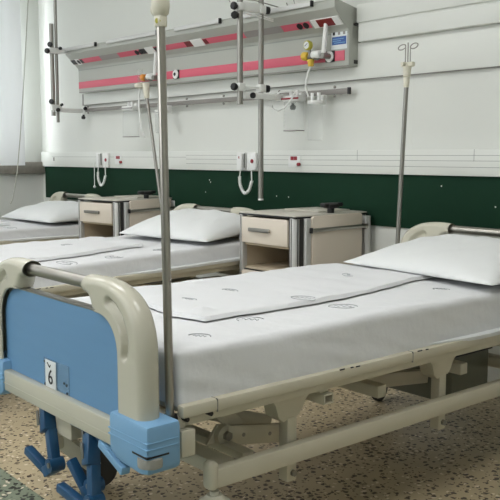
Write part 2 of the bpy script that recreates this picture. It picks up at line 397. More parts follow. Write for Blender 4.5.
# base frame
bf = MB()
for sx in (-1, 1):
    bf.span(sx*.407, sx*.438, .235, 1.90, .279, .330, .004)
    bf.span(sx*.402, sx*.443, .208, .238, .276, .352, .013, 3); bf.span(sx*.402, sx*.443, 1.897, 1.927, .270, .352, .014, 3)
    bf.span(sx*.388, sx*.405, .27, 1.88, .300, .318, .002)
for y in (.30, 1.83): bf.span(-.41, .41, y-.03, y+.03, .282, .322, .004)
for y in (.40,): bf.span(-.36, .36, y-.02, y+.02, .29, .315, .003)
bf = bf.build('base_frame', 'frame', bed)
for sx in (-1, 1):
    for y in (.524, 1.205):
        p = MB(); p.span(sx*.366, sx*.402, y-.018, y+.018, .212, .466, .003)
        p.prism([(y-.085, .466), (y+.075, .466), (y+.05, .445), (y+.032, .415), (y+.018, .40), (y-.018, .40), (y-.036, .39), (y-.055, .405), (y-.068, .445)], 'x', sx*.352, sx*.408, .002)
        p = p.build('support_post', 'frame', bed)
        MB().cyl((sx*.40, y+.003, .236), (sx*.411, y+.003, .236), .010, seg=6).build('bolt', 'dsteel', p)
    # lift link
    l = MB(); l.bar((sx*.26, .40, .335), (sx*.26, .63, .292), .014, .058, .006)
    l.cyl((sx*.265, .40, .335), (sx*.245, .40, .335), .030, seg=20); l.cyl((sx*.268, .63, .292), (sx*.245, .63, .292), .029, seg=20)
    l.prism([(.345, .315), (.43, .315), (.415, .355), (.385, .365)], 'x', sx*.245, sx*.235)
    l = l.build('lift_link', 'frame', bed)
    for y, z, a, rr, ln, sg in ((.40, .335, .262, .014, .014, 6), (.63, .292, .262, .012, .014, 6), (.46, .325, .266, .006, .0025, 10), (.56, .306, .266, .006, .0025, 10)):
        MB().cyl((sx*a, y, z), (sx*(a+ln), y, z), rr, seg=sg).build('bolt', 'dsteel', l)
    br = MB(); br.bar((sx*.24, .36, .44), (sx*.24, .46, .34), .012, .05); br.bar((sx*.20, .30, .42), (sx*.20, .62, .31), .012, .045); br.build('diagonal_brace', 'frame', bed)
for x in (-.09, .02, .12): MB().cyl((x, .10, .42), (x, .85+x, .40), .013, seg=12).cyl((x, .3, .416), (x, .5, .41), .022, seg=14).build('crank_spindle', 'dsteel', bed)
sf = MB()  # under-bed bars, put in partly to block light from the left
for x in (-.22, .22): sf.span(x-.02, x+.02, .9, 1.9, .39, .43, .003)
for y in (.95, 1.38, 1.86): sf.span(-.36, .36, y-.02, y+.02, .36, .40, .003)
sf.bar((.18, 1.0, .36), (.10, 1.5, .28), .03, .05); sf.bar((-.18, 1.0, .36), (-.10, 1.5, .28), .03, .05)
sf.build('lifting_frame', 'frame', bed)
MB().span(-.34, .18, 1.56, 1.80, .17, .355, .006).build('motor_housing', 'gear', bed)  # box widened to keep light from the left off the floor
MB().span(-.345, .19, 1.55, 1.81, .356, .364, .002).build('housing_lid', 'black', bed)
for sx in (-1, 1):
    for y in (.235, 1.88):
        a = sx*.422; back = 1 if y < 1 else -1
        wx, wy = (a+.06, y+.10) if sx < 0 and y < 1 else (a-.015*sx, y+.055*back)
        c = MB(); c.cyl((a, y, .22), (a, y, .270), .012)
        c.lathe((a, y, .214), [(.056, 0), (.054, .014), (.040, .030), (.028, .036), (.02, .046)]); c.span(a-.03, a+.03, y-.03, y+.03, .15, .196, .01)
        dv = Vector((wx-a, wy-y, 0)); dn = dv.normalized(); pr = Vector((-dn.y, dn.x, 0))
        for q in (-1, 1): c.bar(Vector((a, y, .178))+pr*.024*q, Vector((wx, wy, .075))+pr*.024*q, .006, .05, .003)
        c = c.build('caster', 'beige', bed)
        wv = Vector((wx, wy, .070)); b2 = MB(); b2.cyl(wv-pr*.015, wv+pr*.015, .070, seg=32, bev=.008); b2.build('wheel', 'rubber', c)
# crank handles
def crank(x, z, bx0, bx1, ang, hx, hz, L, dy=0):
    y = .004+dy
    o = MB(); o.span(bx0, bx1, .02, .075, z-.005, z+.02, .003)
    o.bar((x, y+.03, z), (x+ang, y-.006, z-L), .030, .028, .004, up=(0, 1, 0))
    o.bar((x-.001, y+.028, z+.008), (x+ang*.42, y+.006, z-L*.45), .038, .035, .004, up=(0, 1, 0))
    c = o.build('crank_arm', 'navy', bed)
    k = MB(); ex, ez = x+ang, z-L
    k.cyl((ex, y-.026, ez), (ex, y+.016, ez), .020, seg=14); k.bar((ex+.004, y-.006, ez-.004), (ex-.034, y-.012, ez-.028), .030, .036, .004, up=(0, 1, 0))
    k.bar((ex-.028, y-.010, ez-.028), (hx, y-.022, hz), .024, .026, .004, up=(0, 1, 0))
    k.build('folding_grip', 'navy', c)
    MB().cyl((ex+.006, y-.03, ez+.004), (ex+.006, y-.025, ez+.004), .008, seg=8).build('pivot_pin', 'dsteel', c)
    MB().bar((x-.004, y-.001, z-.012), (x+.012, y-.006, z-.05), .012, .004, .001, up=(0, 1, 0)).build('wear_plate', 'dsteel', c)
crank(-.095, .412, -.15, -.03, .108, -.122, .286, .136)
crank(.112, .402, .060, .175, .062, .080, .306, .142, .03)
crank(.180, .396, .150, .225, .066, .092, .246, .144, -.01)
bp = MB(); bp.bar((.250, .012, .402), (.372, .006, .364), .026, .022, .004); bp.bar((.245, .040, .42), (.262, .012, .40), .02, .02, .004)
bp.build('brake_lever', 'bumper', bed)
MB().cyl((.262, .03, .392), (.268, .022, .39), .010, seg=12).build('lever_knob', 'white', bed)
MB().span(-.04, .05, .03, .07, .345, .42, .004).build('crank_bracket', 'frame', bed)
# number holder on the footboard: clear plate, white card, figure
yp = .0235
cp = MB().span(-.085, .062, yp-.003, yp, .468, .556, .001).build('card_holder', 'smoke', bed); TILT.append(cp)
MB().span(-.073, -.010, yp-.0045, yp-.003, .466, .553, .0006).build('number_card', 'paper', cp)
m6 = MB(); b6 = text_mesh('6', .060)
m6._add(b6, Matrix.Translation((-.041, yp-.0052, .505)) @ Matrix.Rotation(PI/2, 4, 'X'))
m6.tube([(-.058, yp-.005, .546), (-.048, yp-.005, .536), (-.044, yp-.005, .534), (-.040, yp-.005, .542)], .0016, 6)
m6.build('card_writing', 'ink', cp)
for x, z in ((-.079, .545), (-.079, .480), (.05, .502), (.052, .480), (.036, .505)):
    MB().cyl((x, yp-.0045, z), (x, yp-.002, z), .0035, seg=8).build('screw', 'black', cp)
MB().lathe((.424, .100, .445), [(.020, 0), (.020, .045), (.017, .052)]).build('pole_socket', 'black', bed)
MB().lathe((-.500, 2.03, .42), [(.014, 0), (.016, .01), (.016, .07), (.014, .075)]).span(-.50, -.47, 2.02, 2.04, .43, .46, .002).build('pole_socket', 'frame', bed)

# mattress with its white sheet, local to the bed
def bump(x, y, s=0):
    v = .006*nz(x*2.2+s, y*1.6+3+s) + .0045*nz(x*9+s, y*3.2+s, 2) + .0022*nz(x*21, y*11, 5+s)
    return v
ZT = .650
def mattress(s=0, ZT=.650):
    m = MB(); b = bmesh.new()
    hx, hy, z0, z1, r = .430, .932, .5115, ZT, .022
    nx, ny, nzz = 56, 120, 14
    seen = {}
    def pt(u, v, t):
        key = (u, v, t)
        if key in seen: return seen[key]
        q = Vector((-hx+2*hx*u/nx, -hy+2*hy*v/ny, z0+(z1-z0)*t/nzz))
        c = Vector((max(-hx+r, min(hx-r, q.x)), max(-hy+r, min(hy-r, q.y)), max(z0+.006, min(z1-r, q.z))))
        dd = q-c
        if dd.length > 1e-6:
            rr = max(abs(dd.x), abs(dd.y), abs(dd.z)); q = c+dd.normalized()*rr
        w = sm(z0, z1, q.z)
        q.z += bump(q.x, q.y+1.052, s)*w
        side = sm(.3, 1, abs(q.x)/hx)
        q.x += (1 if q.x > 0 else -1)*side*(.012*(1-w)+.006*nz(q.y*3+s, q.z*9, 7)*(1-w*.6)+.004*nz(q.y*9+q.z*20, q.z*14+s, 3))
        q.y += 1.052
        seen[key] = b.verts.new(q); return seen[key]
    for t in (0, nzz):
        for u in range(nx):
            for v in range(ny): b.faces.new((pt(u, v, t), pt(u+1, v, t), pt(u+1, v+1, t), pt(u, v+1, t)))
    for t in range(nzz):
        for u in range(nx):
            for v in (0, ny): b.faces.new((pt(u, v, t), pt(u+1, v, t), pt(u+1, v, t+1), pt(u, v, t+1)))
        for v in range(ny):
            for u in (0, nx): b.faces.new((pt(u, v, t), pt(u, v+1, t), pt(u, v+1, t+1), pt(u, v, t+1)))
    return m._add(b)
def oval(m, x, y, zf, w=.032, h=.014, rot=0, arc=1.0, seed=0):
    n = 22; h *= 1.7; c, s = math.cos(rot), math.sin(rot)
    f = lambda a, b: (x+a*c-b*s, y+a*s+b*c, zf(x+a*c-b*s, y+a*s+b*c)+.0012)
    m.tube([f(w*math.cos(2*PI*arc*i/n+seed), h*math.sin(2*PI*arc*i/n+seed)) for i in range(n+1)], .0013, 5)
    m.tube([f(w*(-.6+1.2*i/10), h*.3*math.sin(i*1.9)) for i in range(11)], .0010, 5)
    return m

def dress(bx, by, s, names, tilt, marks, fold, pil, ZT=.650):
    L = []
    T = Matrix.Translation((bx, by, 0)) @ tilt
    zt = lambda x, y: ZT+bump(x, y, s)
    o = tag(mattress(s, ZT).build('sheeted_mattress', 'sheet', origin=(0, 0, 0)), names[0], 'mattress', 'mattresses on the beds')
    LOC[o.name] = Vector((0, 0, 0))
    for q in marks: oval(MB(), q[0], q[1], zt, *q[2:]).build('printed_mark', 'mark', o)
    def hemf(off):
        def fn(a, b):
            y = 1.0+.95*a; g = sm(0, .35, a); wv = .002*nz(y*9, s)
            x = .436+.0305*min(1, b/.75)*g
            return (x+off*.5, y, .5262+off+(0 if b <= .75 else -.013*(b-.75)/.25*g)+wv*b*.5)
        return fn
    hm = MB(); hm.grid(50, 9, hemf(0)); hm.grid(50, 6, hemf(.0025))
    hm.build('sheet_hem', 'sheet2', o)
    L.append(o)
    if fold:
        xr, xl, y0, y1, th = fold
        def edge(y):   # right hand edge of the folded cover
            t = (y-y0)/(y1-y0); return xr+.012*math.sin(t*5+1)-.07*sm(.55, 1.0, t)+.006*nz(y*9, s)
        def fn(top):
            def f(a, b):
                y = y0+(y1-y0)*b; y += .03*nz(a*2, s)*(1-b)
                x = xl+(edge(y)-xl)*a
                e = min(1, (1-a)*abs(xr-xl)/.016)*min(1, a*abs(xr-xl)/.016)*min(1, b*(y1-y0)/.016)*min(1, (1-b)*(y1-y0)/.016)
                e = math.sqrt(max(0, 1-(1-e)**2))
                tuft = .016*math.exp(-(((x-(xr-.07))/.03)**2+((y-y0-.05)/.035)**2))
                base = zt(x, y)
                hgt = th*(1+.35*nz(x*6+s, y*5, 9)+.3*nz(x*3, y*14, 4)) + tuft
                return (x, y, base+.0055+hgt*e) if top else (xl+(x-xl)*.985, y+.006*(1-2*b), base+.0012)
            return f
        m = MB(); m.grid(60, 110, fn(True)); m.grid(60, 110, fn(False))
        f = tag(m.build('folded_cover', 'sheet', origin=(0, 0, 0)), names[1], 'bed cover', 'folded covers on the beds')
        LOC[f.name] = Vector((0, 0, 0))
        zz = lambda x, y: fn(True)((x-xl)/(edge(y)-xl), (y-y0)/(y1-y0))[2]
        for q in fold_marks[s]: oval(MB(), q[0], q[1], zz, *q[2:]).build('printed_mark', 'mark', f)
        L.append(f)
    px, py, pw, pd, ph, rot, lean = pil
    def pf_(sgn):
        def f(a, b):
            u, v = a*2-1, b*2-1
            u = math.copysign(1-(1-abs(u))**1.5, u); v = math.copysign(1-(1-abs(v))**1.5, v)
            t = (max(0, 1-abs(u)**3.4)**.55)*(max(0, 1-abs(v)**3.0)**.55)
            x = pw/2*u*(1-.05*(1-v*v)*abs(u)**3); y = pd/2*v*(1-.05*(1-u*u)*abs(v)**3)
            zs = .018+ph*(.16+.16*v)*max(0, min(1, (v+1)/2))     # seam height, higher at the head
            w_ = .007*nz(x*6+s, y*5, 1)+.006*nz(x*13+y*9, y*6-x*3, 2+s)+.004*nz(x*25, y*9, s)
            z = zs+t*((ph*(.72+.20*v)-zs*.3)+w_) if sgn > 0 else zs*(1-t)+.002*t
            return (x, y, z)
        return f
    m = MB(); m.grid(56, 44, pf_(1)); m.grid(56, 44, pf_(-1))
    p = tag(m.build('bed_pillow', 'sheet2', ang=70, origin=(0, 0, 0)), names[2], 'pillow', 'pillows on the beds')
    p.matrix_world = T @ Matrix.Translation((px, py, ZT+.012)) @ Matrix.Rotation(rot, 4, 'Z')
    for o in L: o.matrix_world = T
    return L
fold_marks = {0: [(-.12, .72, .03, .01, .4, .5), (-.10, 1.28, .04, .014, 2.4, .6), (.155, .80, .04, .016, .9, .9, .3), (-.05, .50, .03, .009, .2, .5)],
              4: [(.1, .5, .04, .016, .3, .8), (-.1, 1.1, .03, .012, 1.1, .7)], 8: [(.1, .6, .04, .016, .3, .8)]}
I4 = Matrix.Identity(4)
dress(0, 0, 0, ('white sheet-covered mattress on the nearest bed with the blue footboard', 'white folded cover laid along the middle of the nearest bed', 'large white pillow at the head of the nearest bed, right side of the photo'),
      I4, [(.25, .50, .04, .02, .75, .55, .4), (.27, .86, .045, .02, .7, .9, 0), (.27, 1.36, .03, .012, .5, .55, .4), (.08, .26, .02, .01, .3, .5, 0), (.33, .26, .03, .012, .6, .5, 0)],
      (.19, -.40, .37, 1.52, .0125), (.085, 1.705, .76, .53, .130, math.radians(-5), 0))
# second and third bed
B2 = (-1.885, -.01); B3 = (-3.94, .17)
tilt2 = Matrix.Translation((0, .85, .50)) @ Matrix.Rotation(math.radians(2.0), 4, 'X') @ Matrix.Translation((0, -.85, -.50))
tilt3 = I4
for (bx, by), tl, l in ((B2, tilt2, 'middle hospital bed standing between the two bedside cabinets'), (B3, tilt3, 'farthest hospital bed at the left, next to the window')):
    n = dup(bed); n.location = (bx, by, 0); n['label'] = l
    names = [t.name for t in TILT]
    for ch in list(n.children):
        if ch.name.split('.')[0] in ('mattress_platform', 'cross_beam', 'card_holder'):
            if ch.name.split('.')[0] == 'card_holder':
                for g_ in list(ch.children): bpy.data.objects.remove(g_)
                bpy.data.objects.remove(ch); continue
            ch.matrix_local = tl.copy()
bed['group'] = 'hospital beds'
dress(*B2, 4, ('white sheet-covered mattress on the middle bed', 'white folded cover laid along the middle bed', 'white pillow on the middle bed, left of the second cabinet'),
      tilt2, [(.36, .86, .06, .022, .3, .9, 0), (.33, 1.42, .05, .02, .2, .7, 1), (.3, .5, .05, .02, .8, .6, 0), (.36, 1.12, .05, .02, .5, .7, 2)],
      (.24, -.40, .36, 1.42, .016), (.055, 1.79, .76, .42, .150, math.radians(6), 0), .607)
dress(*B3, 8, ('white sheet-covered mattress on the farthest bed', 'white folded cover laid along the farthest bed', 'white pillow on the farthest bed beside the first cabinet'),
      tilt3, [(.36, 1.3, .06, .022, .3, .6, 0)], (.22, -.40, .36, 1.40, .016), (.04, 1.775, .80, .45, .150, math.radians(2), 0), .60)

# ------------------------------------------------------------------ bedside cabinets
def cabinet():
    t = thing('bedside_cabinet', (0, 0, 0), 'cream bedside cabinet right of the middle bed, behind the nearest bed', 'bedside cabinet', 'bedside cabinets')
    w, d = .44, .535; x0, x1 = -w, 0; T = .803
    b = MB(); b.span(x0+.012, x0+.028, .02, d-.01, .12, T-.01, .001); b.span(x1-.028, x1-.012, .02, d-.01, .12, T-.01, .001)
    b.span(x0+.02, x1-.02, d-.028, d-.012, .12, T-.01, .001)
    for z in (.13, .522, .654): b.span(x0+.02, x1-.02, .02, d-.02, z-.008, z+.008, .001)
    b = b.build('carcass', 'niche', t)
    MB().span(x0+.02, x1-.03, .012, .022, .514, .519, 0).build('shelf_edging', 'black', b)
    dr = MB().span(x0+.018, x1-.052, .0, .019, .660, .796, .003).build('drawer', 'cream', t)
    MB().span(x0+.1, x0+.265, -.018, -.006, .722, .742, .004).span(x0+.11, x0+.125, -.008, .002, .726, .738, 0).span(x0+.24, x0+.255, -.008, .002, .726, .738, 0).build('handle', 'dsteel', dr)
    MB().span(x1-.053, x1-.033, .012, .022, .125, .80, 0).build('dark_gap_strip', 'black', b)
    do = MB().span(x0+.018, x1-.052, .0, .019, .125, .512, .003).build('door', 'cream', t)
    MB().span(x0+.1, x0+.265, -.018, -.006, .455, .475, .004).span(x0+.11, x0+.125, -.008, .002, .459, .471, 0).span(x0+.24, x0+.255, -.008, .002, .459, .471, 0).build('handle', 'dsteel', do)
    for px, py in ((x0, 0), (x1, 0), (x0, d), (x1, d)):
        sx = 1 if px == x0 else -1; sy = 1 if py == 0 else -1
        p = MB(); p.prism([(px, py+sy*.034), (px, py+sy*.012), (px+sx*.012, py), (px+sx*.034, py), (px+sx*.034, py+sy*.034)], 'z', .10, T+.004, .002)
        p = p.build('corner_profile', 'alu', t)
        MB().span(px-sx*.0006, px+sx*.004, py+sy*.020, py+sy*.026, .12, T, 0).span(px+sx*.020, px+sx*.026, py-sy*.0006, py+sy*.004, .12, T, 0).build('groove', 'rubber', p)
    wt = MB().span(x0+.004, x1+.002, .004, d-.004, T+.006, T+.018, .004).build('worktop', 'top', t)
    MB().span(x0+.002, x1+.004, .001, d-.002, T+.001, T+.011, .003).build('edge_band', 'black', wt)
    MB().span(x0+.08, x1-.10, .26, d-.03, T+.018, T+.026, .004).build('raised_tray', 'top', wt)
    fl = MB().prism([(.098, .40), (.465, .40), (.465, T+.004), (.458, T+.012), (.448, T+.016), (.115, T+.012), (.105, T+.008), (.098, T)], 'x', .010, .028, .003).build('folding_table_leaf', 'flap', t)
    MB().span(.0, .022, .060, .094, .10, T+.002, .003).build('guide_profile', 'alu', t); MB().span(-.001, .004, .036, .060, .10, T, .0).build('dark_gap_strip', 'rubber', b)
    q = MB().bar((.036, .085, .745), (.036, .50, .748), .008, .020, .003); q.span(.0, .040, .080, .095, .733, .757, .003); q.span(.0, .040, .480, .50, .735, .760, .003); q.build('towel_rail', 'steel', t)
    MB().span(.026, .041, .078, .090, .731, .759, .002).build('rail_end_cap', 'black', t)
    k = MB(); k.cyl((-.035, .29, T+.010), (-.035, .29, T+.055), .018, seg=14); k.bar((-.035, .225, T+.060), (-.035, .365, T+.060), .04, .022, .008); k.bar((-.035, .255, T+.055), (-.035, .33, T+.055), .055, .024, .008)
    k.build('swivel_clamp', 'black', t)
    MB().cyl((.018, .512, .10), (.018, .512, T-.005), .020, seg=14).span(.0, .034, .486, .516, .76, .80, .003).build('leaf_column', 'alu', t)
    for px in (x0+.04, x1-.04):
        for py in (.05, d-.05):
            c = MB(); c.cyl((px, py, .07), (px, py, .102), .014).span(px-.018, px+.018, py-.02, py+.02, .045, .075, .006); c = c.build('caster', 'rubber', t)
            MB().cyl((px-.01, py, .032), (px+.01, py, .032), .032, seg=20, bev=.004).build('wheel', 'rubber', c)
    return t
cab = cabinet()
cab2 = dup(cab); cab2['label'] = 'cream bedside cabinet between the farthest bed and the middle bed'
cab.location = (-.940, 1.785, 0)
cab2.location = (-2.74, 1.845, 0); cab2.rotation_euler = (0, 0, math.radians(7))

# ------------------------------------------------------------------ bed head gas unit
un = thing('medical_gas_unit', (-2.52, YB, 1.59), 'long grey bedhead gas unit with two pink bands on the wall above the beds', 'medical gas unit')
XA, XB = -3.97, -1.035
prof = [(YB, 1.590), (YB-.088, 1.590), (YB-.090, 1.605), (YB-.092, 1.765), (YB-.100, 1.782), (YB-.190, 1.866), (YB-.203, 1.880), (YB-.204, 1.916), (YB-.196, 1.926), (YB, 1.885)]
MB().prism(prof, 'x', XA, XB-.004).build('unit_body', 'unit', un, ang=15)
for a, b in ((XA-.004, XA), (XB-.004, XB)): MB().prism(prof, 'x', a, b, .001).build('end_cap', 'unit', un)
yf = YB-.0935
MB().span(XA, XB-.03, yf-.0005, yf+.003, 1.622, 1.674, .0005).build('lower_band', 'pink', un)
MB().span(XA, XB-.004, YB-.0945, YB-.089, 1.762, 1.767, 0).build('body_seam', 'unitlo', un)
MB().span(XA, XB-.004, YB-.0915, YB-.086, 1.5885, 1.596, 0).build('bottom_lip', 'dsteel', un)
n_ = Vector((0, -.084, -.09)).normalized(); sl_ = Vector((0, -.09, .084)).normalized(); c0 = Vector((0, YB-.145, 1.824))
rotS = Matrix(((1, 0, 0), (0, sl_.y, n_.y), (0, sl_.z, n_.z)))   # columns: x, slope, normal
rotS = rotS.to_4x4()
def slant(mb, xa, xb, s0, s1, t=.002, bev=.0005, lift=0):
    c = c0+sl_*((s0+s1)/2)+n_*(t/2-.001+lift); c.x = (xa+xb)/2
    return mb.box(c, (xb-xa, s1-s0, t), bev, 1, rotS)
slant(MB(), XA, -1.27, -.022, .022).build('upper_band', 'pink', un)
for a, b in ((-3.53, -3.27), (-1.83, -1.50)): slant(MB(), a, b, -.022, .022, .003).build('blank_plate', 'greyband', un)
for a, b in ((-3.90, -3.84), (-2.90, -2.80), (-2.36, -2.24), (-1.255, -1.045)):
    pl = slant(MB(), a, b, -.028, .028, .006, .001).build('socket_plate', 'white', un)
    if b < -1.2:
        slant(MB(), a-.075, a-.005, -.02, .022, .004).build('data_socket', 'dred' if a > -2.5 else 'black', pl); slant(MB(), b+.004, b+.04, -.018, .018, .004).build('data_socket', 'dred' if a > -2.5 else 'black', pl)
    else:
        slant(MB(), -1.212, -1.095, -.023, .025, .009, .001).build('red_socket', 'dred', pl)
for x in (-1.355, -1.305, -3.86, -3.02, -2.97):
    p = c0+n_*.002; p.x = x; MB().cyl(p-n_*.002, p+n_*.005, .019, seg=14).build('round_socket', 'black', un)
for xc in (-1.155, -2.60):
    o = MB().box((xc-.012, yf-.004, 1.648), (.066, .008, .058), .003).build('gas_outlet', 'black', un)
    MB().lathe((xc-.012, yf-.007, 1.648), [(.030, 0), (.030, .006), (.022, .009)], 'Y').build('outlet_ring', 'white', o)
    MB().lathe((xc-.012, yf-.015, 1.648), [(.012, 0), (.011, .004)], 'Y').build('outlet_port', 'ink', o)
for a, b in ((-3.99, -3.49), (-3.32, -2.67), (-2.46, -1.99), (-1.76, -1.20)):
    r = MB().span(a, b, YB-.222, YB-.204, 1.903, 1.930, .003).build('accessory_rail', 'alu', un)
    MB().span(b, b+.010, YB-.223, YB-.204, 1.901, 1.932, .001).build('rail_cap', 'black', r)
lb = MB().span(-1.162, -1.046, yf-.0016, yf, 1.682, 1.782, 0).build('unit_label', 'paper', un)
MB().span(-1.156, -1.052, yf-.0022, yf-.0014, 1.706, 1.748, 0).build('blue_field', 'lblue', lb)
for x in (-1.143, -1.105, -1.068): MB().span(x-.008, x+.008, yf-.0022, yf-.0014, 1.757, 1.773, 0).build('label_icon', 'ink' if x < -1.13 else 'greyband', lb)
q = MB()
for z, a, b in ((1.736, -1.150, -1.07), (1.726, -1.150, -1.09), (1.716, -1.14, -1.06)): q.span(a, b, yf-.0028, yf-.0021, z-.0018, z+.0018, 0)
q.build('label_lines', 'bumper', lb)
q = MB(); q.span(XB-.003, XB+.001, YB-.052, YB-.02, 1.604, 1.624, 0); q.build('end_slot', 'rubber', un)
tag(MB().span(XB, XB+.02, YB-.06, YB-.02, 1.800, 1.812, .001).build('cable_bracket', 'rubber'), 'small dark bracket between the gas unit end and the white trunking', 'bracket')
q = MB(); q.span(-2.76, -2.752, yf-.03, yf-.026, 1.67, 1.80, 0)
un.rotation_euler = (0, .0085, 0); un.location.z += .011
# ------------------------------------------------------------------ medical rail on the wall
ra = thing('medical_rail', (-2.5, YB-.045, 1.446), 'grey equipment rail running along the wall below the gas unit', 'equipment rail')
r = MB(); r.span(-3.99, -1.075, YB-.052, YB-.042, 1.449, 1.478, .002); r.build('rail_bar', 'railgrey', ra)
for x in (-3.90, -3.3, -2.55, -2.15, -1.62, -1.17):
    k = MB(); k.cyl((x, YB, 1.463), (x, YB-.043, 1.463), .012, seg=12); k.sph((x, YB-.055, 1.488), .008); k.sph((x, YB-.055, 1.44), .008); k.build('rail_bracket', 'dsteel', ra)
for x in (-3.995, -1.07): MB().span(x-.008, x+.008, YB-.055, YB-.039, 1.445, 1.482, .002).build('rail_cap', 'black', ra)

ra.rotation_euler = (0, .005, 0); ra.location.z += .007
def knob(c, d, r=.016):
    c = Vector(c); d = Vector(d).normalized(); m = MB(); m.cyl(c, c+d*.014, r*.5, seg=10)
    m.cyl(c+d*.014, c+d*.034, r, r*.9, seg=8, bev=.003); return m
def rail_arm(t, x, y0, y1, z, endcap=True):
    a = MB().span(x-.016, x+.016, y0, y1, z-.017, z+.017, .003); a.span(x-.022, x+.022, YB-.07, YB-.053, z-.03, z+.03, .004)
    a = a.build('support_arm', 'white', t)
    if endcap: MB().cyl((x+.016, y0+.04, z), (x+.030, y0+.04, z), .017, seg=14, bev=.003).build('arm_knob', 'black', a)
    k = knob((x+.02, YB-.06, z+.012), (1, -.3, .3), .016); k.build('clamp_knob', 'black', a)
    k = knob((x+.004, YB-.062, z-.03), (.2, -.2, -1), .018); k.build('clamp_screw', 'black', a)
# left wall-mounted double pole
p1 = thing('wall_pole', (-3.98, 2.03, 1.33), 'steel double pole standing on two arms at the left end of the gas unit', 'pole stand', 'wall mounted poles')
MB().cyl((-3.965, 2.065, 1.375), (-3.965, 2.065, 2.75), .0125, seg=16).build('inner_pole', 'dsteel', p1)
MB().cyl((-3.965, 2.027, 1.425), (-3.965, 2.027, 2.13), .0165, seg=16).build('outer_pole', 'dsteel', p1)
rail_arm(p1, -3.965, 2.015, YB-.056, 1.471)
for z in (1.925, 1.49):
    c = MB().span(-3.988, -3.942, 2.005, 2.09, z-.022, z+.022, .006)
    if z > 1.8: c.bar((-3.965, 2.075, z), (-3.965, 2.150, z+.004), .028, .03, .004)
    c = c.build('pole_clamp', 'white', p1)
    knob((-3.95, 2.015, z+.04), (.5, -.6, .1), .022).build('clamp_knob', 'black', c)
    if z > 1.8: knob((-3.965, 2.005, z-.004), (.3, -1, .0), .022).build('clamp_knob', 'black', c); knob((-3.955, 2.075, z+.02), (1, .4, .0), .013).build('clamp_knob', 'black', c)
    else: knob((-3.955, 2.075, z+.015), (1, .4, .3), .012).build('clamp_knob', 'black', c)
# double pole in the middle of the unit
p2 = thing('wall_pole', (-1.5, 1.97, .867), 'tall pair of steel poles clamped in front of the gas unit near its right end', 'pole stand', 'wall mounted poles')
MB().cyl((-1.5, 1.897, 1.395), (-1.5, 1.897, 2.35), .0165, seg=18).build('outer_pole', 'dsteel', p2)
MB().cyl((-1.5, 2.048, .868), (-1.5, 2.048, 2.35), .0150, seg=18).build('inner_pole', 'dsteel', p2)
MB().cyl((-1.5, 2.048, .866), (-1.5, 2.048, .876), .0155, seg=18).build('pole_tip', 'white', p2)
rail_arm(p2, -1.5, 1.93, YB-.056, 1.445)
for z in (1.488, 1.915):
    c = MB().span(-1.522, -1.478, 1.875, 1.92, z-.022, z+.022, .006); c.span(-1.522, -1.478, 2.027, 2.07, z-.022, z+.022, .006); c.span(-1.508, -1.492, 1.90, 2.05, z-.006, z+.006, .002)
    if z > 1.8:
        c.span(-1.515, -1.485, 1.90, 2.05, z-.02, z+.03, .004); c.cyl((-1.49, 1.90, z-.03), (-1.49, 2.13, z-.055), .004); c.cyl((-1.49, 1.90, z-.018), (-1.49, 2.13, z-.045), .004)
    c = c.build('pole_clamp', 'white', p2)
    knob((-1.5, 1.878, z), (0, -1, .0), .022).build('clamp_knob', 'black', c)
    knob((-1.5, 2.068, z), (.35, 1, 0), .022).build('clamp_knob', 'black', c)
    if z > 1.8: knob((-1.5, 1.878, z-.04), (.2, -1, -.4), .022).build('clamp_knob', 'black', c)
w = MB(); w.tube([(-1.5, 1.86, 1.955), (-1.5, 2.0, 1.96), (-1.47, 2.16, 1.935), (-1.46, 2.2, 1.915), (-1.46, 2.215, 1.94), (-1.46, 2.20, 1.965)], .003, 6)
w.tube([(-1.5, 1.83, 1.93), (-1.5, 1.82, 1.945), (-1.5, 1.86, 1.955)], .003, 6)
w.tube([(-1.44, 2.16, 1.935), (-1.37, 2.16, 1.92), (-1.35, 2.16, 1.94), (-1.36, 2.16, 1.965)], .003, 6)
w.build('hook_wire', 'dsteel', p2)

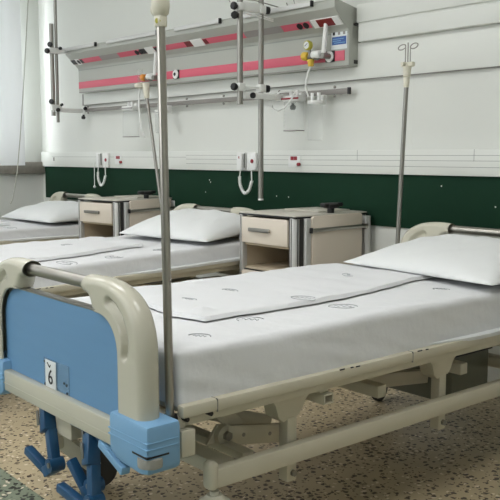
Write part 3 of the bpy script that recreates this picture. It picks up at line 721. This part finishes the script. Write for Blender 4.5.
# ------------------------------------------------------------------ valves, jars, hoses
def flowmeter(x, lab_, colk, gauge):
    y = YB-.094; t = thing('gas_regulator', (x, y, 1.56), lab_, 'gas regulator')
    b = MB(); b.cyl((x+.11, y-.004, 1.648), (x+.11, y-.07, 1.648), .015); b.cyl((x-.015, y-.045, 1.650), (x+.12, y-.045, 1.650), .015, seg=14); b.sph((x+.045, y-.045, 1.652), .023); b.build('valve_body', 'dsteel', t)
    MB().cyl((x+.025, y-.055, 1.66), (x+.085, y-.055, 1.66), .021, seg=14, bev=.003).build('valve_sleeve', 'white', t)
    MB().cyl((x+.095, y-.045, 1.650), (x+.115, y-.045, 1.82), .0125, seg=14, bev=.004).build('flow_tube', 'white', t)
    MB().cyl((x-.055, y-.05, 1.660), (x-.015, y-.05, 1.655), .024, seg=10, bev=.004).build('control_knob', colk, t)
    if gauge:
        g = MB().lathe((x+.0, y-.06, 1.712), [(.024, -.006), (.027, .012), (.024, .02)], 'Y').build('gauge_case', 'olive', t)
        MB().lathe((x+.0, y-.0805, 1.712), [(.020, 0), (.019, .002)], 'Y').build('gauge_face', 'paper', g)
        MB().bar((x-.010, y-.084, 1.707), (x+.010, y-.084, 1.72), .003, .002, .0005).build('gauge_needle', 'ink', g)
        MB().cyl((x+.0, y-.055, 1.655), (x+.0, y-.055, 1.70), .008).build('gauge_stem', 'dsteel', t)
        MB().cyl((x+.005, y-.05, 1.638), (x+.005, y-.05, 1.60), .020, .016, seg=12, bev=.003).build('hose_coupling', 'yellow', t)
    else:
        MB().cyl((x-.08, y-.05, 1.62), (x-.08, y-.05, 1.72), .022, seg=16, bev=.004).build('clear_bowl', 'clear', t)
        MB().lathe((x-.08, y-.05, 1.585), [(.018, 0), (.04, .008), (.042, .03), (.022, .04)]).build('bowl_cap', 'ivory', t)
        MB().cyl((x-.08, y-.05, 1.655), (x-.03, y-.05, 1.655), .010).build('inlet', 'dsteel', t)
    return t
flowmeter(-1.272, 'oxygen regulator with round gauge and yellow knob at the right end of the gas unit', 'yellow', True)
flowmeter(-2.905, 'regulator with orange knob and clear bowl on the gas unit behind the tall pole', 'orange', False)
def jar(x0, x1, zt, zb, yy, square, label):
    xc = (x0+x1)/2; t = thing('suction_jar', (xc, yy, zb), label, 'suction jar', 'suction jars on the rail')
    w = (x1-x0)/2
    if square:
        m = MB(); m.span(x0, x1, yy-.032, yy+.032, zb, zt-.03, .010); m.build('vessel', 'clear', t)
        q = MB(); q.span(x0+.002, x1-.002, yy-.034, yy+.034, zb-.001, zb+.005, .002); q.build('vessel_base', 'greyband', t)
        q = MB()
        for k in range(7): q.span(x0+.004, x0+.004+(.018 if k % 2 else .010), yy-.0335, yy-.0322, zb+.03+k*.02, zb+.032+k*.02, 0)
        q.build('graduation', 'greyband', t)
    else:
        MB().cyl((xc, yy, zb), (xc, yy, zt-.03), w, seg=28, bev=.012).build('vessel', 'clear', t)
        MB().cyl((xc, yy, zb-.001), (xc, yy, zb+.005), w*.9, seg=28, bev=.002).build('vessel_base', 'clear', t)
    l = MB()
    if square: l.span(x0-.004, x1+.004, yy-.036, yy+.036, zt-.032, zt, .006)
    else: l.cyl((xc, yy, zt-.032), (xc, yy, zt-.012), w*1.05, seg=24, bev=.004)
    for q_ in (-.025, .025): l.cyl((xc+q_, yy, zt-.015), (xc+q_, yy, zt+.03), .010)
    l = l.build('lid', 'white', t)
    if square: MB().span(x0-.03, x1+.02, yy-.040, yy-.0355, zt-.022, zt-.013, .001).build('lid_band', 'red' if x0 > -2 else 'greyband', l)
    h = MB().span(xc-.02, xc+.02, yy+.04, YB-.05, zt-.035, zt+.02, .003); h.build('rail_hook', 'white', t)
    return t
jar(-3.215, -3.085, 1.472, 1.25, 2.225, True, 'clear square suction jar with white lid on the rail, behind the tall pole')
jar(-1.475, -1.365, 1.452, 1.255, 2.225, True, 'clear square suction jar with red banded lid near the right end of the rail')
jar(-1.30, -1.215, 1.43, 1.20, 2.235, False, 'clear round jar hanging rightmost on the rail')
jar(-2.80, -2.71, 1.44, 1.27, 2.225, False, 'clear round jar hanging on the rail just right of the tall pole')
tag(MB().tube([(-1.267, 2.206, 1.60), (-1.275, 2.195, 1.57), (-1.29, 2.195, 1.53), (-1.305, 2.205, 1.49), (-1.30, 2.22, 1.44)], .006, 8).build('short_hose', 'cord'), 'short white hose hanging from the yellow coupling to the jar lid', 'hose')
tag(MB().tube([(-1.42, 2.19, 1.475), (-1.46, 2.16, 1.475), (-1.50, 2.14, 1.44), (-1.50, 2.13, 1.385), (-1.45, 2.13, 1.365), (-1.40, 2.14, 1.385), (-1.37, 2.16, 1.43), (-1.375, 2.19, 1.465)], .005, 8).build('looped_hose', 'cord'), 'looped white hose on the jar with the red banded lid', 'hose')
tag(MB().tube([(-2.985, 2.206, 1.60), (-2.98, 2.19, 1.54), (-2.965, 2.18, 1.45), (-2.94, 2.18, 1.30), (-2.93, 2.2, 1.24)], .007, 8).build('hanging_hose', 'cord'), 'white hose hanging from the regulator bowl behind the tall pole', 'hose')

# ------------------------------------------------------------------ nurse call stations and sockets
def coil(path, r, turns, wr):
    P = [Vector(p) for p in path]
    def at(t):
        k = t*(len(P)-1); i = min(int(k), len(P)-2); f = k-i
        a, b, c, d = P[max(i-1, 0)], P[i], P[i+1], P[min(i+2, len(P)-1)]
        return .5*((2*b)+(c-a)*f+(2*a-5*b+4*c-d)*f*f+(3*b-a-3*c+d)*f**3)
    n = turns*8; out = []
    for i in range(n+1):
        t = i/n; p = at(t); tg = (at(min(1, t+.01))-at(max(0, t-.01))).normalized(); nn = Vector((0, 1, 0)); bb = tg.cross(nn).normalized(); a = 2*PI*turns*t
        out.append(p+(nn*math.cos(a)+bb*math.sin(a))*r)
    return MB().tube(out, wr, 6)
def call(x, label, pull):
    y = YB-.03; t = thing('nurse_call_station', (x, y, 1.02), label, 'nurse call', 'nurse call stations')
    for k, xx in enumerate((x, x+.10)):
        b = MB().span(xx-.042, xx+.042, y-.022, y, 1.026, 1.136, .006).build('call_box', 'white', t)
        MB().cyl((xx+(.012 if k else -.01), y-.026, 1.082 if k else 1.105), (xx+(.012 if k else -.01), y-.02, 1.082 if k else 1.105), .013 if k else .008, seg=12).build('call_button', 'red', b)
        q = MB(); q.span(xx+.033, xx+.0425, y-.0235, y-.02, 1.04, 1.13, 0)
        if k == 0: q.build('side_seam', 'gap', b)
    hs = MB().span(x+.012, x+.036, y-.045, y-.020, 1.035, 1.13, .006).build('handset', 'white', t)
    pts = [(x+.01, y-.03, 1.03), (x-.0, y-.03, .985), (x+.015, y-.035, .93), (x+.06, y-.04, .885), (x+.105, y-.04, .905), (x+.125, y-.035, .96), (x+.115, y-.03, 1.03)]
    coil(pts[1:6], .0075, 34, .0035).build('spiral_cord', 'cord', t)
    for pp in (pts[:2], pts[5:]): MB().tube(pp, .004, 6).build('straight_cord', 'cord', t)
    if pull:
        MB().tube([(x-.07, y-.02, 1.06), (x-.072, y-.02, .96), (x-.075, y-.02, .875)], .0035, 6).sph((x-.075, y-.02, .868), .011).build('pull_cord', 'cord', t)
call(-3.755, 'white nurse call boxes with spiral cord above the cabinet left of the tall pole', True)
call(-1.985, 'white nurse call boxes with red button and spiral cord beside the long wall pole', False)
for x, l in ((-3.49, 'pair of small red sockets on the white trunking left of the tall pole'), (-1.515, 'pair of small red sockets on the white trunking right of the long wall pole')):
    t = thing('wall_socket', (x, YB-.03, 1.06), l, 'socket', 'red sockets')
    MB().span(x-.05, x+.05, YB-.034, YB-.03, 1.05, 1.115, .002).build('socket_plate', 'white', t)
    q = MB(); q.span(x-.027, x-.002, YB-.037, YB-.033, 1.09, 1.112, .001); q.span(x+.002, x+.027, YB-.037, YB-.033, 1.09, 1.112, .001); q.build('red_insert', 'red', t)
    MB().cyl((x+.03, YB-.033, 1.066), (x+.03, YB-.044, 1.066), .014, seg=12).build('plug', 'white', t)
    MB().cyl((x+.047, YB-.033, 1.066), (x+.047, YB-.048, 1.066), .010, seg=12).build('red_cap', 'red', t)
t = tag(MB().span(-4.57, -4.55, YB-.034, YB-.03, 1.07, 1.10, .001).build('wall_switch', 'greyband'), 'tiny grey fitting on the white trunking at far left', 'switch')

# ------------------------------------------------------------------ infusion poles
def ivpole(base, top, r, label, clampz, big):
    b = Vector(base); tp = Vector(top); dr = (tp-b); 
    at = lambda z: b+dr*((z-b.z)/dr.z)
    t = thing('infusion_pole', base, label, 'infusion pole', 'infusion poles on the beds')
    MB().cyl(b, at(clampz), r, seg=20).build('pole', 'steel', t)
    c = at(clampz); q = MB()
    q.lathe(c, [(.0135, 0), (.0148, .003), (.0148, .022), (.0130, .025)])
    q.lathe(c+Vector((0, 0, .024)), [(.0135, 0), (.0190, .006), (.0215, .022), (.0205, .045), (.0165, .066), (.0135, .078)])
    q = q.build('height_clamp', 'ivory', t)
    d = Vector((.62, -.78, 0)); MB().cyl(c+d*.010+Vector((-.003, 0, .012)), c+d*.0165+Vector((-.003, 0, .012)), .0075, seg=14, bev=.002).build('release_button', 'olive', q)
    MB().cyl(c+Vector((-.016, 0, .04)), c+Vector((-.026, -.003, .04)), .013, seg=14, bev=.003).build('lock_knob', 'ivory', q)
    z1 = tp.z; MB().cyl(c, tp, r*.55, seg=14).build('inner_rod', 'steel', t)
    h = MB()
    hh = .055
    crown = MB().lathe(tp+Vector((0, 0, -.03)), [(.010, 0), (.020, .012), (.034, .026), (.034, .034), (.010, .036)]).build('hook_crown', 'ivory', t)
    for a in (-1, 1):
        c2 = tp+Vector((a*.018, 0, 0))
        pts = [c2, c2+Vector((0, 0, hh))]
        for i in range(13):
            th = -PI/2*0+PI-2*PI*.92*i/12
            pts.append(c2+Vector((a*.024, 0, hh))+Vector((a*math.cos(th)*.024, .01*math.sin(th), math.sin(th)*.013+.006)))
        h.tube(pts, .003, 8)
    h.build('bag_hook', 'dsteel', t)
    return t
ivpole((.424, .100, .492), (.393, .100, 1.95), .0106, 'near tall steel infusion pole standing at the foot of the nearest bed', 1.413, 1)
far = thing('infusion_pole', (-.50, 2.03, .445), 'thin leaning steel infusion pole at the head of the nearest bed', 'infusion pole', 'infusion poles on the beds')
b, tp = Vector((-.500, 2.03, .445)), Vector((-.456, 2.03, 1.44))
MB().cyl(b, tp, .0105, seg=16).build('pole', 'dsteel', far)
q = MB(); q.cyl(tp-Vector((.001, 0, .012)), tp+Vector((.001, 0, .035)), .0125, .015, seg=16, bev=.003); q.cyl(tp+Vector((.001, 0, .035)), tp+Vector((.003, 0, .095)), .016, .021, seg=16, bev=.003)
q.span(tp.x-.028, tp.x+.040, 2.018, 2.042, tp.z+.082, tp.z+.102, .005); q.cyl((tp.x+.004, 1.99, tp.z+.092), (tp.x+.004, 2.07, tp.z+.092), .008); q.build('height_clamp', 'ivory', far)
h = MB()
for a in (-1, 1):
    c2 = tp+Vector((.005+a*.014, 0, .09)); pts = [c2, c2+Vector((0, 0, .075))]
    for i in range(17):
        th = PI-2*PI*.93*i/16
        pts.append(c2+Vector((a*.021, 0, .082))+Vector((a*math.cos(th)*.021, .008*math.sin(th), math.sin(th)*.013)))
    h.tube(pts, .0026, 8)
h.tube([tp+Vector((.005, 0, .09)), tp+Vector((.005, 0, .19))], .003, 8)
h.build('bag_hook', 'dsteel', far)
mid = thing('infusion_pole', (B2[0]-.5, B2[1]+2.03, .445), 'thin leaning steel infusion pole at the head of the middle bed, beside the near pole', 'infusion pole', 'infusion poles on the beds')
b, tp = Vector((B2[0]-.5, B2[1]+2.03, .445)), Vector((-2.618, 2.02, 1.50))
MB().cyl(b, tp, .0105, seg=16).build('pole', 'dsteel', mid)
MB().cyl(tp-Vector((0, 0, .01)), tp+Vector((-.008, 0, .09)), .018, .024, seg=16, bev=.003).build('height_clamp', 'ivory', mid)

# ------------------------------------------------------------------ light: daylight at the left windows, fill from added front windows, ceiling lamps
W = bpy.data.worlds.new('World'); bpy.context.scene.world = W; W.use_nodes = True
bg = W.node_tree.nodes['Background']; bg.inputs['Color'].default_value = (.78, .88, 1, 1); bg.inputs['Strength'].default_value = 1.2
for a, b in FILL_WIN:  # fill lights behind the added front windows
    l = bpy.data.lights.new('window_daylight', 'AREA'); l.shape = 'RECTANGLE'; l.size = b-a-.1; l.size_y = 1.3; l.energy = 48; l.color = (.97, .98, 1)
    o = bpy.data.objects.new('window_daylight', l); C.objects.link(o); o.location = ((a+b)/2, YF-.3, 1.9)
    o.rotation_euler = Vector((0, 1, 0)).to_track_quat('-Z', 'Z').to_euler()
for a, b in WIN:
    l = bpy.data.lights.new('window_daylight', 'AREA'); l.shape = 'RECTANGLE'; l.size = b-a-.1; l.size_y = WZ1-WZ0-.1; l.energy = 75 if a > 0 else 20; l.color = (.95, .98, 1)
    o = bpy.data.objects.new('window_daylight', l); C.objects.link(o); o.location = (XL-.35, (a+b)/2, (WZ0+WZ1)/2); o.rotation_euler = (PI/2, 0, PI/2)
    o.rotation_euler = Vector((1, 0, 0)).to_track_quat('-Z', 'Z').to_euler()

# ------------------------------------------------------------------ camera
cd = bpy.data.cameras.new('camera'); cam = bpy.data.objects.new('camera', cd); C.objects.link(cam)
cd.sensor_width = 36; cd.lens = 821.9/500*36; cd.clip_start = .05
cam.location = (2.0218, -.9901, 1.12); cam.rotation_euler = (math.radians(90-6.593), 0, math.radians(49.97))
S = bpy.context.scene; S.camera = cam
S.view_settings.view_transform = 'Standard'; S.view_settings.look = 'None'; S.view_settings.gamma = 1; S.view_settings.use_curve_mapping = False
S.view_settings.exposure = 0.09
